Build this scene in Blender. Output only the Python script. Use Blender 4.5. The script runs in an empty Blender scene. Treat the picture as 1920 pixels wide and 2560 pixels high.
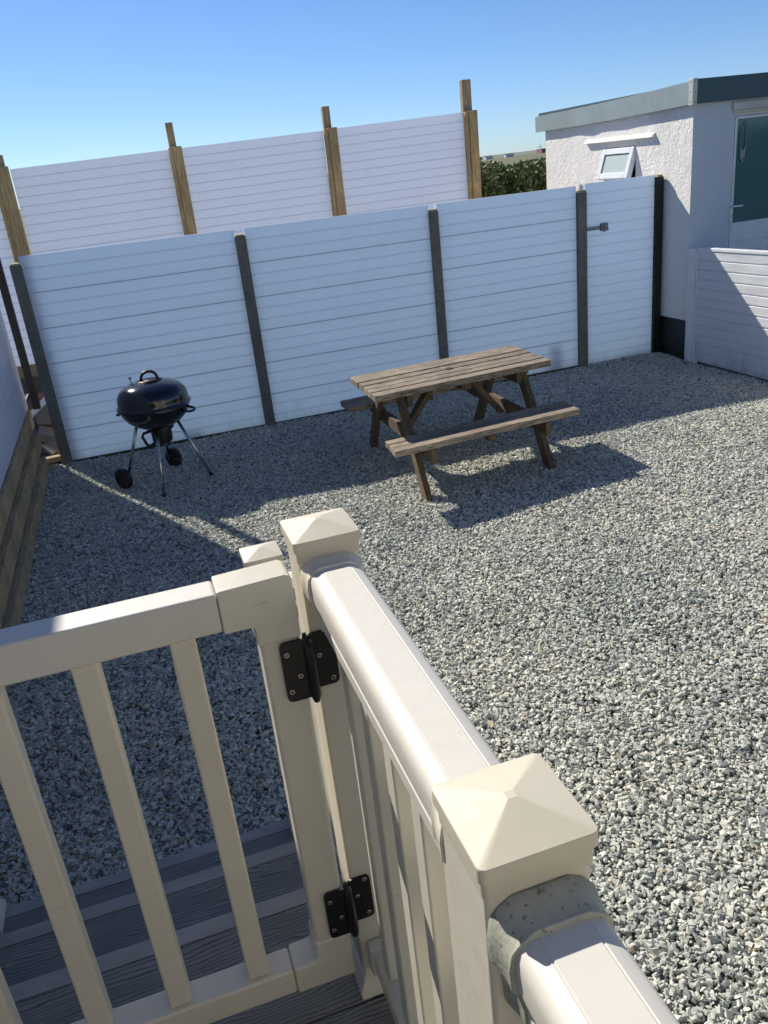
import bpy, math, random
import numpy as np
from mathutils import Vector, Matrix, Euler, noise
R = math.radians
random.seed(7)
sc = bpy.context.scene

# ------------------------------------------------------------------ camera
cd = bpy.data.cameras.new("camera"); cam = bpy.data.objects.new("camera", cd)
sc.collection.objects.link(cam); sc.camera = cam
cd.sensor_fit = 'VERTICAL'; cd.sensor_height = 24.0; cd.lens = 24.0 * 2051 / 2560
cd.clip_start = 0.05; cd.clip_end = 20000
yaw, pitch, roll = .274, .3932, -.1126
fw = Vector((math.sin(yaw) * math.cos(pitch), math.cos(yaw) * math.cos(pitch), -math.sin(pitch)))
rt = Vector((math.cos(yaw), -math.sin(yaw), 0)); up = rt.cross(fw)
r2 = math.cos(roll) * rt + math.sin(roll) * up
u2 = -math.sin(roll) * rt + math.cos(roll) * up
m = Matrix((r2, u2, -fw)).transposed().to_4x4(); m.translation = (0, 0, 2.145)
cam.matrix_world = m

# ------------------------------------------------------------------ light
EL = R(38.6); AZ = math.atan2(-.400, .9165)
w = bpy.data.worlds.new("World"); sc.world = w; w.use_nodes = True
nt = w.node_tree; bg = nt.nodes["Background"]
sky = nt.nodes.new("ShaderNodeTexSky"); sky.sky_type = 'NISHITA'; sky.sun_disc = False
sky.sun_elevation = EL; sky.sun_rotation = AZ
sky.air_density = 1.0; sky.air_density = 0.75; sky.dust_density = 0.15; sky.ozone_density = 3.0
tint = nt.nodes.new("ShaderNodeMix"); tint.data_type = 'RGBA'; tint.blend_type = 'MULTIPLY'; tint.inputs[0].default_value = 1
tint.inputs[7].default_value = (.69, .84, 1.07, 1)
nt.links.new(sky.outputs[0], tint.inputs[6]); nt.links.new(tint.outputs[2], bg.inputs[0]); bg.inputs[1].default_value = 0.089
sd = bpy.data.lights.new("sun", 'SUN'); sd.energy = 5.0; sd.angle = R(.55); sd.color = (1, .93, .82)
so = bpy.data.objects.new("sun", sd); sc.collection.objects.link(so)
sdir = Vector((math.sin(AZ) * math.cos(EL), math.cos(AZ) * math.cos(EL), math.sin(EL)))
so.rotation_euler = sdir.to_track_quat('Z', 'Y').to_euler()
sc.view_settings.view_transform = 'Standard'; sc.view_settings.look = 'None'
sc.view_settings.exposure = 0.32; sc.view_settings.gamma = 1
sc.cycles.max_bounces = 10; sc.cycles.diffuse_bounces = 5; sc.cycles.transmission_bounces = 6

# ------------------------------------------------------------------ helpers
ORG = {}
def tag(o, label=None, cat=None, group=None, kind=None):
    if label: o['label'] = label
    if cat: o['category'] = cat
    if group: o['group'] = group
    if kind: o['kind'] = kind
    return o
def empty(name, loc, label, cat, group=None, rz=0):
    o = bpy.data.objects.new(name, None); sc.collection.objects.link(o)
    o.location = loc; o.rotation_euler = (0, 0, rz); o.empty_display_size = .1
    ORG[o.name] = Vector(loc) if not rz else Vector((0, 0, 0))
    return tag(o, label, cat, group)

class MB:
    def __init__(s): s.v = []; s.f = []
    def add(s, vs, fs, M=None):
        n = len(s.v)
        s.v += [tuple(M @ Vector(v)) if M is not None else tuple(v) for v in vs]
        s.f += [tuple(i + n for i in f) for f in fs]; return s
    def box(s, x0, x1, y0, y1, z0, z1, M=None):
        v = [(x, y, z) for z in (z0, z1) for y in (y0, y1) for x in (x0, x1)]
        return s.add(v, [(0, 2, 3, 1), (4, 5, 7, 6), (0, 1, 5, 4), (2, 6, 7, 3), (0, 4, 6, 2), (1, 3, 7, 5)], M)
    def beam(s, a, b, wd, th, upv=(0, 0, 1), M=None):      # box from a to b, wd across, th along upv
        a = Vector(a); b = Vector(b); d = (b - a); L = d.length; d.normalize()
        side = d.cross(Vector(upv)).normalized(); u = side.cross(d)
        T = Matrix((side, d, u)).transposed().to_4x4(); T.translation = a
        if M is not None: T = M @ T
        return s.box(-wd / 2, wd / 2, 0, L, -th / 2, th / 2, T)
    def prism(s, prof, A, B, M=None):                        # closed 2D profile mapped by function A(p) at start, B(p) at end
        n = len(prof); v = [A(p) for p in prof] + [B(p) for p in prof]
        f = [(i, (i + 1) % n, n + (i + 1) % n, n + i) for i in range(n)]
        f += [tuple(range(n))[::-1], tuple(range(n, 2 * n))]
        return s.add(v, f, M)
    def loft(s, rings, cap=True):
        n = len(rings[0]); v = [p for r in rings for p in r]; f = []
        for k in range(len(rings) - 1):
            for i in range(n): f.append((k * n + i, k * n + (i + 1) % n, (k + 1) * n + (i + 1) % n, (k + 1) * n + i))
        if cap: f += [tuple(range(n))[::-1], tuple((len(rings) - 1) * n + i for i in range(n))]
        return s.add(v, f)
    def tube(s, a, b, r, rb=None, n=12):
        a = Vector(a); b = Vector(b); rb = r if rb is None else rb
        q = (b - a).normalized().to_track_quat('Z', 'Y')
        ring = lambda c, rr: [tuple(c + q @ Vector((rr * math.cos(2 * math.pi * i / n), rr * math.sin(2 * math.pi * i / n), 0))) for i in range(n)]
        return s.loft([ring(a, r), ring(b, rb)])
    def path(s, pts, r, n=8):
        pts = [Vector(p) for p in pts]; rings = []
        for k, p in enumerate(pts):
            d = (pts[min(k + 1, len(pts) - 1)] - pts[max(k - 1, 0)]).normalized()
            if k == 0: sd_ = d.orthogonal().normalized()
            else: sd_ = (sd_ - d * sd_.dot(d)).normalized()
            t = d.cross(sd_)
            rr = r[k] if isinstance(r, (list, tuple)) else r
            rings.append([tuple(p + rr * (math.cos(2 * math.pi * i / n) * sd_ + math.sin(2 * math.pi * i / n) * t)) for i in range(n)])
        return s.loft(rings)
    def lathe(s, prof, c=(0, 0, 0), n=48, M=None):
        v = []; f = []; c = Vector(c)
        for r, z in prof:
            for i in range(n):
                a = 2 * math.pi * i / n; v.append(tuple(Vector((r * math.cos(a), r * math.sin(a), z)) + c))
        for k in range(len(prof) - 1):
            for i in range(n): f.append((k * n + i, k * n + (i + 1) % n, (k + 1) * n + (i + 1) % n, (k + 1) * n + i))
        return s.add(v, f, M)
    def build(s, name, mat, parent=None, bevel=0, smooth=False, seg=2, auto=None):
        org = Vector((0, 0, 0))
        if parent is not None: org = ORG.get(parent.name, org)
        me = bpy.data.meshes.new(name)
        me.from_pydata([tuple(Vector(v) - org) for v in s.v], [], s.f); me.update()
        o = bpy.data.objects.new(name, me); sc.collection.objects.link(o); ORG[o.name] = org
        if parent is not None: o.parent = parent
        me.materials.append(mat)
        if smooth: me.polygons.foreach_set('use_smooth', [True] * len(me.polygons))
        if auto: me.polygons.foreach_set('use_smooth', [True] * len(me.polygons)); me.set_sharp_from_angle(angle=R(auto))
        if bevel:
            b = o.modifiers.new("bevel", 'BEVEL'); b.width = bevel; b.segments = seg; b.limit_method = 'ANGLE'; b.angle_limit = R(35)
            if not smooth and not auto:
                me.polygons.foreach_set('use_smooth', [True] * len(me.polygons)); b.harden_normals = True
        return o

# ------------------------------------------------------------------ materials
class Mat:
    def __init__(s, name, base=(.5, .5, .5), rough=.6, metal=0, coords='Object', scale=(1, 1, 1)):
        s.m = bpy.data.materials.new(name); s.m.use_nodes = True; s.t = s.m.node_tree
        s.p = s.t.nodes["Principled BSDF"]; s.out = s.t.nodes["Material Output"]
        s.p.inputs['Base Color'].default_value = (*base, 1); s.p.inputs['Roughness'].default_value = rough
        s.p.inputs['Metallic'].default_value = metal
        tc = s.n('ShaderNodeTexCoord'); mp = s.n('ShaderNodeMapping'); mp.inputs['Scale'].default_value = scale
        s.l(tc.outputs[coords], mp.inputs[0]); s.co = mp.outputs[0]; s.tc = tc; s.bump_out = None
    def n(s, t, **k):
        nd = s.t.nodes.new(t)
        for a, b in k.items(): setattr(nd, a, b)
        return nd
    def l(s, a, b): s.t.links.new(a, b)
    def mp(s, scale, src=None):
        mp = s.n('ShaderNodeMapping'); mp.inputs['Scale'].default_value = scale
        s.l(src or s.tc.outputs['Object'], mp.inputs[0]); return mp.outputs[0]
    def noise(s, scale, detail=4, rough=.55, dist=0, co=None):
        nd = s.n('ShaderNodeTexNoise'); s.l(co or s.co, nd.inputs['Vector'])
        nd.inputs['Scale'].default_value = scale; nd.inputs['Detail'].default_value = detail
        nd.inputs['Roughness'].default_value = rough; nd.inputs['Distortion'].default_value = dist
        return nd.outputs['Fac']
    def vor(s, scale, feature='F1', co=None, out='Distance'):
        nd = s.n('ShaderNodeTexVoronoi', feature=feature); s.l(co or s.co, nd.inputs['Vector'])
        nd.inputs['Scale'].default_value = scale; return nd.outputs[out]
    def ramp(s, f, stops):
        nd = s.n('ShaderNodeValToRGB'); s.l(f, nd.inputs[0]); e = nd.color_ramp.elements
        while len(e) < len(stops): e.new(.5)
        for i, (p, c) in enumerate(stops):
            e[i].position = p; e[i].color = (*c, 1) if isinstance(c, tuple) else (c, c, c, 1)
        return nd.outputs[0]
    def mix(s, f, a, b, blend='MIX'):
        nd = s.n('ShaderNodeMix', data_type='RGBA', blend_type=blend)
        for val, i in ((f, 0), (a, 6), (b, 7)):
            if isinstance(val, (int, float)): nd.inputs[i].default_value = val
            elif isinstance(val, tuple): nd.inputs[i].default_value = (*val, 1)
            else: s.l(val, nd.inputs[i])
        return nd.outputs[2]
    def math(s, op, a, b=0):
        nd = s.n('ShaderNodeMath', operation=op)
        for i, val in enumerate((a, b)):
            if isinstance(val, (int, float)): nd.inputs[i].default_value = val
            else: s.l(val, nd.inputs[i])
        return nd.outputs[0]
    def col(s, c): s.l(c, s.p.inputs['Base Color'])
    def rough(s, c): s.l(c, s.p.inputs['Roughness'])
    def bump(s, h, strength=.3, dist=.01):
        nd = s.n('ShaderNodeBump'); nd.inputs['Strength'].default_value = strength; nd.inputs['Distance'].default_value = dist
        s.l(h, nd.inputs['Height'])
        if s.bump_out is not None: s.l(s.bump_out, nd.inputs['Normal'])
        s.bump_out = nd.outputs[0]; s.l(nd.outputs[0], s.p.inputs['Normal']); return s
    def transl(s, fac, colr):
        tr = s.n('ShaderNodeBsdfTranslucent'); tr.inputs[0].default_value = (*colr, 1)
        mx = s.n('ShaderNodeMixShader'); mx.inputs[0].default_value = fac
        s.l(s.p.outputs[0], mx.inputs[1]); s.l(tr.outputs[0], mx.inputs[2]); s.l(mx.outputs[0], s.out.inputs['Surface'])
        return s

def vinyl(name, c, rough=.38, dirt=.2):
    a = Mat(name, c, rough)
    d = a.noise(9, 6, .65); d2 = a.noise(60, 3)
    f = a.ramp(d, [(.42, 0.0), (.78, 1.0)])
    c1 = a.mix(a.math('MULTIPLY', f, dirt), c, (c[0] * .62, c[1] * .6, c[2] * .52))
    sp = a.ramp(a.noise(140, 2, .5), [(.74, 0.0), (.80, 1.0)])
    sc_ = a.ramp(a.noise(16, 3, .5, 0, a.mp((1, 1, 6))), [(.70, 0.0), (.76, 1.0)])
    c1 = a.mix(a.math('MULTIPLY', sc_, .22), c1, (.26, .22, .18))
    a.col(a.mix(a.math('MULTIPLY', sp, .25), c1, (.25, .22, .17)))
    a.rough(a.ramp(d2, [(.3, rough - .06), (.7, rough + .1)]))
    a.bump(a.noise(350, 2), .06, .002); a.bump(a.noise(9, 3), .09, .012)
    return a.m
M_vinyl = vinyl('cream_vinyl', (.70, .66, .55))
M_rail = vinyl('rail_vinyl', (.665, .64, .575), .44, .08)
M_cap = vinyl('cap_vinyl', (.62, .575, .455), .50, .10)

a = Mat('stained_vinyl', (.5, .5, .42), .55)
n1 = a.ramp(a.noise(15, 6, .6), [(.30, 0.0), (.75, 1.0)]); n2 = a.ramp(a.noise(170, 3, .6), [(.60, 0.0), (.68, 1.0)])
c1 = a.mix(n1, (.50, .485, .41), (.24, .27, .22)); a.col(a.mix(a.math('MULTIPLY', n2, .8), c1, (.09, .13, .055)))
a.bump(a.noise(160, 5), .3, .003); M_stain = a.m

def plain0(name, c):
    a = Mat(name, c, .8); f = a.noise(12, 4, .7); a.col(a.mix(a.ramp(f, [(.35, 0.0), (.7, 1.0)]), c, tuple(min(1, x * 1.9) for x in c))); return a.m
def pvc(name, c, tl, tc=(.8, .84, .95), spec=.4, r=.42):
    a = Mat(name, c, r)
    f = a.ramp(a.noise(1.7, 5, .6), [(.35, 0.0), (.75, 1.0)])
    st = a.ramp(a.noise(5, 6, .7, 0, a.mp((1, 1, 9))), [(.55, 0.0), (.8, 1.0)])
    c1 = a.mix(a.math('MULTIPLY', f, .14), c, (c[0] * .75, c[1] * .78, c[2] * .78))
    c2 = a.mix(a.math('MULTIPLY', st, .16), c1, (.45, .47, .42))
    # splash-up dirt near the foot of the boards
    sep = a.n('ShaderNodeSeparateXYZ'); a.l(a.tc.outputs['Object'], sep.inputs[0])
    sp = a.ramp(a.noise(45, 4, .7), [(.64, 0.0), (.70, 1.0)])
    c3 = a.mix(a.math('MULTIPLY', sp, .16), c2, (.2, .2, .17))
    low = a.ramp(sep.outputs[2], [(0.0, 1.0), (.10, .45), (.32, 0.0)]); sm = a.ramp(a.noise(7, 6, .75, 0, a.mp((1, 1, .5))), [(.42, 0.0), (.62, 1.0)])
    c4 = a.mix(a.math('MULTIPLY', a.math('MULTIPLY', low, sm), .55), c3, (.30, .32, .24))
    sm2 = a.ramp(a.noise(1.3, 7, .75, 1.0), [(.58, 0.0), (.66, 1.0)])
    a.col(a.mix(a.math('MULTIPLY', sm2, .10), c4, (.40, .43, .42)))
    a.p.inputs['Specular IOR Level'].default_value = spec
    a.bump(a.noise(3, 3), .25, .03); a.bump(a.noise(1.0, 4, .6, 0, a.mp((1, 1, 7))), .3, .03)
    return a.transl(tl, tc).m
M_joint = plain0('joint_grey', (.40, .43, .46))  # mottled grey for the deepest grooves, darker than the boards
M_pvc = pvc('white_board', (.80, .81, .82), .40, (.64, .79, .98))
M_pvc_back = pvc('white_board_backlit', (.82, .82, .81), .46, (.76, .82, .95))
M_groove = pvc('board_groove', (.70, .72, .75), .33, (.60, .72, .92))
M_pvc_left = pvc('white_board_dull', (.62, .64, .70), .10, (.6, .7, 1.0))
M_pvc_sun = pvc('white_slat', (.80, .81, .82), .10)

def wood(name, c1, c2, c3, axis=0, rough=.85, lichen=0, grain=1.0, gs=1.0):
    a = Mat(name, c1, rough)
    sc_ = [28 * gs, 28 * gs, 28 * gs]; sc_[axis] = 1.6 * gs
    co = a.mp(tuple(sc_)); g = a.noise(1.6, 7, .68, .6, co); g2 = a.noise(6, 4, .6, 0, co)
    rnd = a.n('ShaderNodeNewGeometry').outputs['Random Per Island']
    base = a.mix(g, c1, c2); base = a.mix(a.ramp(g2, [(.35, 1.0), (.55, 0.0)]), base, c3)
    big = a.ramp(a.noise(2.2, 4, .6), [(.35, .72), (.7, 1.12)])
    base = a.mix(1.0, base, big, 'MULTIPLY')
    v = a.ramp(rnd, [(0, .78), (1, 1.12)]); base = a.mix(1.0, base, v, 'MULTIPLY')
    if lichen:
        s = a.ramp(a.noise(26, 6, .75), [(.60, 0.0), (.66, 1.0)]); base = a.mix(a.math('MULTIPLY', s, lichen), base, (.52, .53, .47))
        k = a.ramp(a.noise(5, 5, .7), [(.55, 0.0), (.75, 1.0)]); base = a.mix(a.math('MULTIPLY', k, .45), base, (.085, .10, .04))
    a.col(base); a.bump(g, .5 * grain, .008); a.bump(g2, .4 * grain, .004)
    return a.m
M_table = wood('weathered_table_wood', (.52, .43, .33), (.30, .235, .165), (.09, .07, .05), 0, .9, .85)
M_tleg = wood('weathered_leg_wood', (.26, .185, .11), (.13, .09, .052), (.04, .032, .02), 2, .9, .2)
M_timber = wood('treated_post_timber', (.86, .60, .29), (.72, .48, .21), (.45, .28, .12), 2, .8, 0, .3, .6)
M_timber_in = wood('old_post_timber', (.70, .50, .27), (.55, .38, .20), (.34, .23, .12), 2, .85, 0, .3, .6)
M_sleeper = wood('sleeper_timber', (.62, .46, .26), (.48, .35, .19), (.30, .21, .11), 1, .9, .1, .3, .8)

a = Mat('fence_concrete', (.2, .2, .17), .95)
n1 = a.noise(7, 7, .7); n2 = a.noise(90, 4, .6)
c1 = a.mix(a.ramp(n1, [(.3, 0.0), (.7, 1.0)]), (.135, .14, .115), (.235, .235, .20))
a.col(a.mix(a.ramp(n2, [(.55, 0.0), (.65, 1.0)]), c1, (.09, .095, .07))); a.bump(n2, .5, .004); a.bump(a.noise(25, 4), .4, .006); M_conc = a.m
a = Mat('mossy_top', (.4, .36, .2), .95); a.col(a.ramp(a.noise(60, 5), [(.35, (.16, .17, .07)), (.65, (.50, .44, .30))])); a.bump(a.noise(120, 4), .6, .005); M_moss = a.m

a = Mat('mossy_concrete', (.07, .08, .05), .95); a.col(a.ramp(a.noise(18, 6, .7), [(.35, (.03, .04, .02)), (.65, (.12, .12, .09))])); a.bump(a.noise(60, 4), .5, .005); M_mossy = a.m
a = Mat('render_swirl', (.80, .78, .76), .85)
wn = a.n('ShaderNodeTexNoise'); a.l(a.co, wn.inputs['Vector']); wn.inputs['Scale'].default_value = 2.6
vm = a.n('ShaderNodeVectorMath', operation='MULTIPLY_ADD'); a.l(wn.outputs['Color'], vm.inputs[0]); vm.inputs[1].default_value = (.9, .9, .9); a.l(a.co, vm.inputs[2])
sw = a.noise(24, 4, .62, .7, a.mp((1, 1.0, .5), vm.outputs[0]))
sw2 = a.noise(26, 4, .6, 1.2, vm.outputs[0])
a.bump(a.ramp(sw, [(.34, 0.0), (.5, .6), (.66, 1.0)]), .36, .018); a.bump(sw2, .35, .008); a.bump(a.noise(3, 3), .3, .05)
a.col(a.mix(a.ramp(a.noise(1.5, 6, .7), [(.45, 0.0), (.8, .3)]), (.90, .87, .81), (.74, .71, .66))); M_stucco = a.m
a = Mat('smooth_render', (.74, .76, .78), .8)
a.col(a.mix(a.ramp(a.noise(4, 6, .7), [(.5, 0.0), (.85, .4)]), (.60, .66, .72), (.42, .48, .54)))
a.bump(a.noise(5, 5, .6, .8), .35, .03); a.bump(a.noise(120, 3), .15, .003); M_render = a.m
a = Mat('plinth_paint', (.018, .018, .022), .55); a.bump(a.noise(30, 5), .5, .01)
pf = a.ramp(a.noise(55, 3, .6), [(.72, 0.0), (.74, 1.0)]); a.col(a.mix(pf, (.018, .018, .022), (.3, .28, .26))); M_plinth = a.m
def plain(name, c, rough, metal=0, bs=0, bsc=80):
    a = Mat(name, c, rough, metal)
    f = a.noise(8, 5, .6); a.col(a.mix(a.ramp(f, [(.4, 0.0), (.8, .35)]), c, tuple(x * .6 for x in c)))
    if bs: a.bump(a.noise(bsc, 4), bs, .003)
    return a.m
M_fascia = plain('fascia_metal', (.34, .40, .385), .42, .25, .1, 6)
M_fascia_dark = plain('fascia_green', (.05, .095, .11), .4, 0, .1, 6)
M_trim = plain('trim_metal', (.62, .60, .50), .45, .2)
M_black = plain('black_metal', (.004, .004, .006), .5, 0, .1)
M_blacktimber = plain('black_paint', (.010, .010, .013), .6, 0, .4)
M_upvc = plain('white_upvc', (.80, .82, .84), .28)
M_header = plain('cream_header', (.62, .61, .53), .55, 0, .3)
a = Mat('frosted_glass', (.62, .76, .72), .35); a.p.inputs['Transmission Weight'].default_value = .35; a.bump(a.noise(200, 2), .2, .002); M_frost = a.m
a = Mat('door_glass', (.02, .13, .16), .06); a.p.inputs['Specular IOR Level'].default_value = .6; a.bump(a.noise(2.5, 2), .03, .02); M_dglass = a.m
M_galv = plain('galvanised_steel', (.22, .235, .25), .45, .85, .3)
M_steel = Mat('leg_steel', (.52, .52, .53), .22, 1.0).m
a = Mat('kettle_enamel', (.006, .006, .008), .09); a.p.inputs['Coat Weight'].default_value = .6; a.p.inputs['Coat Roughness'].default_value = .04
a.rough(a.ramp(a.noise(3, 5, .6), [(.3, .07), (.75, .17)])); a.bump(a.noise(6, 2), .03, .02); M_enamel = a.m
M_plastic = plain('black_plastic', (.014, .014, .017), .42)
M_rubber = plain('black_wheel', (.012, .012, .016), .6)
M_hinge = plain('hinge_black', (.006, .006, .009), .45, 0, .1, 300)
M_screw = Mat('screw_zinc', (.5, .46, .38), .3, .9).m
M_recess = plain('screw_recess', (.02, .02, .02), .6)
# composite decking with embossed grain
def deckmat(name, c, emboss):
    a = Mat(name, c, .55)
    sp = a.n('ShaderNodeSeparateXYZ'); a.l(a.tc.outputs['Object'], sp.inputs[0])
    wv = a.noise(1.0, 3, .55, .3, a.mp((2.2, 9, 1))); wv2 = a.noise(1.0, 2, .5, 0, a.mp((14, 30, 1)))
    rr = a.math('FRACT', a.math('ADD', a.math('ADD', a.math('MULTIPLY', sp.outputs[1], 105), a.math('MULTIPLY', wv, 8)), a.math('MULTIPLY', wv2, .35)))
    ln = a.ramp(rr, [(0, 0.15), (.14, .0), (.26, 1.0), (.9, 1.0), (1, 0.15)])
    br = a.ramp(a.noise(7, 4, .6, 0, a.mp((1, 3, 1))), [(.3, .8), (.7, 1.15)])
    base = a.mix(1.0, c, br, 'MULTIPLY')
    if emboss:
        a.col(a.mix(ln, (c[0] * .36, c[1] * .36, c[2] * .38), base)); a.bump(ln, .55, .004)
    else:
        a.col(base)
    a.bump(a.noise(200, 3), .15, .002); return a.m
M_deck = deckmat('composite_grain', (.23, .225, .205), True)
M_nose = deckmat('composite_smooth', (.34, .33, .31), False)
# gravel
a = Mat('gravel_stone', (.3, .3, .28), .85)
rnd = a.n('ShaderNodeNewGeometry').outputs['Random Per Island']
c1 = a.ramp(rnd, [(0, (.12, .135, .145)), (.12, (.32, .345, .335)), (.30, (.50, .52, .475)), (.6, (.60, .61, .545)), (.85, (.68, .68, .62)), (.955, (.75, .735, .68)), (.98, (.50, .42, .30)), (1, (.60, .52, .40))])
c1 = a.mix(1.0, c1, a.ramp(a.noise(70, 4, .7), [(.25, .74), (.75, 1.15)]), 'MULTIPLY'); a.col(a.mix(1.0, c1, a.ramp(a.noise(1.1, 5, .65), [(.35, (.84, .86, .86)), (.65, (1.06, 1.05, 1.0))]), 'MULTIPLY'))
a.bump(a.noise(180, 3), .35, .003); M_gravel = a.m
a = Mat('gravel_base', (.12, .12, .11), .95)
vo = a.n('ShaderNodeTexVoronoi'); a.l(a.co, vo.inputs['Vector']); vo.inputs['Scale'].default_value = 55
a.col(a.mix(vo.outputs['Color'], (.22, .22, .19), (.42, .42, .37))); a.bump(vo.outputs['Distance'], .8, .02); M_gbase = a.m
a = Mat('rough_land', (.15, .15, .07), .95)
g1 = a.noise(.02, 8, .6); g2 = a.noise(1.5, 6, .7)
a.col(a.mix(g2, a.mix(a.ramp(g1, [(.35, 0.0), (.65, 1.0)]), (.21, .20, .10), (.14, .17, .07)), (.10, .10, .05))); a.bump(g2, .6, .1); M_land = a.m
a = Mat('bare_soil', (.10, .075, .05), .95)
a.col(a.ramp(a.noise(14, 7, .7), [(.3, (.045, .035, .025)), (.6, (.15, .12, .085)), (.75, (.11, .12, .05))])); a.bump(a.noise(20, 6, .7), 1, .04); M_soil = a.m
M_brick = plain('brick_red', (.36, .115, .06), .9, 0, .7, 60)
M_slab = plain('pale_slab', (.17, .15, .13), .9, 0, .5, 60)
M_tan = plain('tan_offcut', (.36, .28, .17), .85, 0, .4, 60)
M_pipe = plain('white_pipe', (.62, .60, .62), .4)

def screw(parent, c, r, d=(0, -1, 0), name='screw', recess=True, mat=None, h=.0008):
    c = Vector(c); d = Vector(d); q = d.to_track_quat('Z', 'Y').to_matrix().to_4x4(); q.translation = c
    b = MB(); b.tube((0, 0, 0), (0, 0, h), r, r * .82, 16)
    n0 = len(b.f)
    for f in range(len(b.v)): b.v[f] = tuple(q @ Vector(b.v[f]))
    if recess:
        a = r * .58; t = r * .17
        b.box(-a, a, -t, t, h * .9, h * 1.3, q).box(-t, t, -a, -t, h * .9, h * 1.3, q).box(-t, t, t, a, h * .9, h * 1.3, q)
    o = b.build(name, mat or M_screw, parent); o.data.materials.append(M_recess)
    for i in range(n0, len(o.data.polygons)): o.data.polygons[i].material_index = 1
    return o
# ------------------------------------------------------------------ ground
def sheet(name, x0, x1, y0, y1, z, mat, n=1):
    b = MB(); b.box(x0, x1, y0, y1, z - .02, z)
    return tag(b.build(name, mat), kind='structure')
tag(MB().add([(-9000, -9000, -.08), (9000, -9000, -.08), (9000, 9000, -.08), (-9000, 9000, -.08)], [(0, 1, 2, 3)]).build('ground', M_land), kind='structure')
sheet('soil', -6, 5.4, 7.62, 14.1, -.03, M_soil)
sheet('gravel_bed', -1.15, 5.43, -1.5, 7.62, -.012, M_gbase)

def gravel(name, x0, x1, y0, y1, dens, seed=1, skip=None):
    rng = np.random.default_rng(seed)
    n = int((x1 - x0) * (y1 - y0) * dens)
    px = rng.uniform(x0, x1, n); py = rng.uniform(y0, y1, n)
    if skip is not None:
        k = ~skip(px, py); px = px[k]; py = py[k]; n = len(px)
    # chip templates: jittered, squashed octahedron-like hulls (10 vertices)
    NT = 48; T = []; FT = []
    from itertools import combinations
    for _ in range(NT):
        while True:
            P = rng.normal(size=(8, 3)); P /= np.linalg.norm(P, axis=1)[:, None]
            D = np.linalg.norm(P[:, None] - P[None], axis=2) + np.eye(8) * 9
            if D.min() > .5: break
        fs_ = []
        for a_, b_, c_ in combinations(range(8), 3):
            nn = np.cross(P[b_] - P[a_], P[c_] - P[a_]); dd = (P - P[a_]) @ nn
            dd[[a_, b_, c_]] = 0
            if (dd <= 1e-9).all(): fs_.append((a_, b_, c_))
            elif (dd >= -1e-9).all(): fs_.append((a_, c_, b_))
        T.append(P * 1.22); FT.append(fs_)
    T = np.array(T); FT = np.array(FT)
    s = rng.gamma(6, .0021, n).clip(.0055, .022) * .61
    sx = s * rng.uniform(.95, 1.55, n); sy = s * rng.uniform(.7, 1.1, n); sz = s * rng.uniform(.4, .85, n)
    ti = rng.integers(0, NT, n); V = T[ti].copy()
    V[:, :, 0] *= sx[:, None]; V[:, :, 1] *= sy[:, None]; V[:, :, 2] *= sz[:, None]
    a1 = rng.uniform(0, 2 * np.pi, n); tl = rng.normal(0, .36, n); tr = rng.normal(0, .36, n)
    x, y, z = V[:, :, 0], V[:, :, 1], V[:, :, 2]
    c, q = np.cos(tl)[:, None], np.sin(tl)[:, None]; y, z = y * c - z * q, y * q + z * c
    c, q = np.cos(tr)[:, None], np.sin(tr)[:, None]; x, z = x * c + z * q, -x * q + z * c
    c, q = np.cos(a1)[:, None], np.sin(a1)[:, None]; x, y = x * c - y * q, x * q + y * c
    und = .006 * np.sin(px * 3.1 + 1.3 * np.sin(py * 2.3)) + .005 * np.sin(py * 4.7 + px * 1.9)
    pz = -.004 + rng.uniform(0, .013, n) + und
    V = np.stack([x + px[:, None], y + py[:, None], z + pz[:, None]], 2).reshape(-1, 3)
    faces = (FT[ti] + (np.arange(n) * 8)[:, None, None]).reshape(-1)
    me = bpy.data.meshes.new(name)
    me.vertices.add(n * 8); me.vertices.foreach_set('co', V.astype(np.float32).ravel())
    nf = n * 12
    me.loops.add(nf * 3); me.loops.foreach_set('vertex_index', faces.astype(np.int32))
    me.polygons.add(nf); me.polygons.foreach_set('loop_start', (np.arange(nf) * 3).astype(np.int32))
    me.polygons.foreach_set('loop_total', np.full(nf, 3, np.int32))
    me.polygons.foreach_set('use_smooth', np.zeros(nf, bool))
    me.update(calc_edges=True); me.shade_flat()
    me.materials.append(M_gravel)
    o = bpy.data.objects.new(name, me); sc.collection.objects.link(o)
    return tag(o, 'loose grey-green stone chippings covering the whole yard', 'gravel', kind='stuff')
def in_stair(x, y): return (x < .30) & (y < 2.17)
gravel('gravel', -1.06, 5.42, .55, 7.62, 10800, 3, in_stair)

# ------------------------------------------------------------------ horizontally boarded PVC panels
def board_prof(z0, z1, th, step=.1, major=3, d1=.004, w1=.007, d2=.012, w2=.0020, off=0.0, cap=True):
    """profile points (depth, z); depth 0 = front face, positive = back"""
    fr = [(0, z0)]; k = 1
    z = z1 - step - off
    zs = []
    while z > z0 + .02: zs.append((z, k)); z -= step; k += 1
    for z, k in reversed(zs):
        d, w_ = (d2, w2) if (major and k % major == 0) else (d1, w1)
        fr += [(0, z - w_), (d, z - w_ * .4), (d, z + w_ * .2), (0, z + w_)]
    if cap: fr += [(0, z1 - .022), (-.004, z1 - .021), (-.004, z1)]
    else: fr += [(0, z1)]
    bk = [(th, z1)] + [(th, z0)]
    return fr + bk
def grooves(o, prof, th, n0=0):
    M_ = o.data.materials; M_.append(M_groove); M_.append(M_joint)
    n = len(prof)
    for i in range(n - 2):
        a, c = prof[i], prof[i + 1]; d = max(a[0], c[0])
        if 0 < d < th - 1e-6: o.data.polygons[i].material_index = 2 if d > .0095 else 1
    return o
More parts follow.
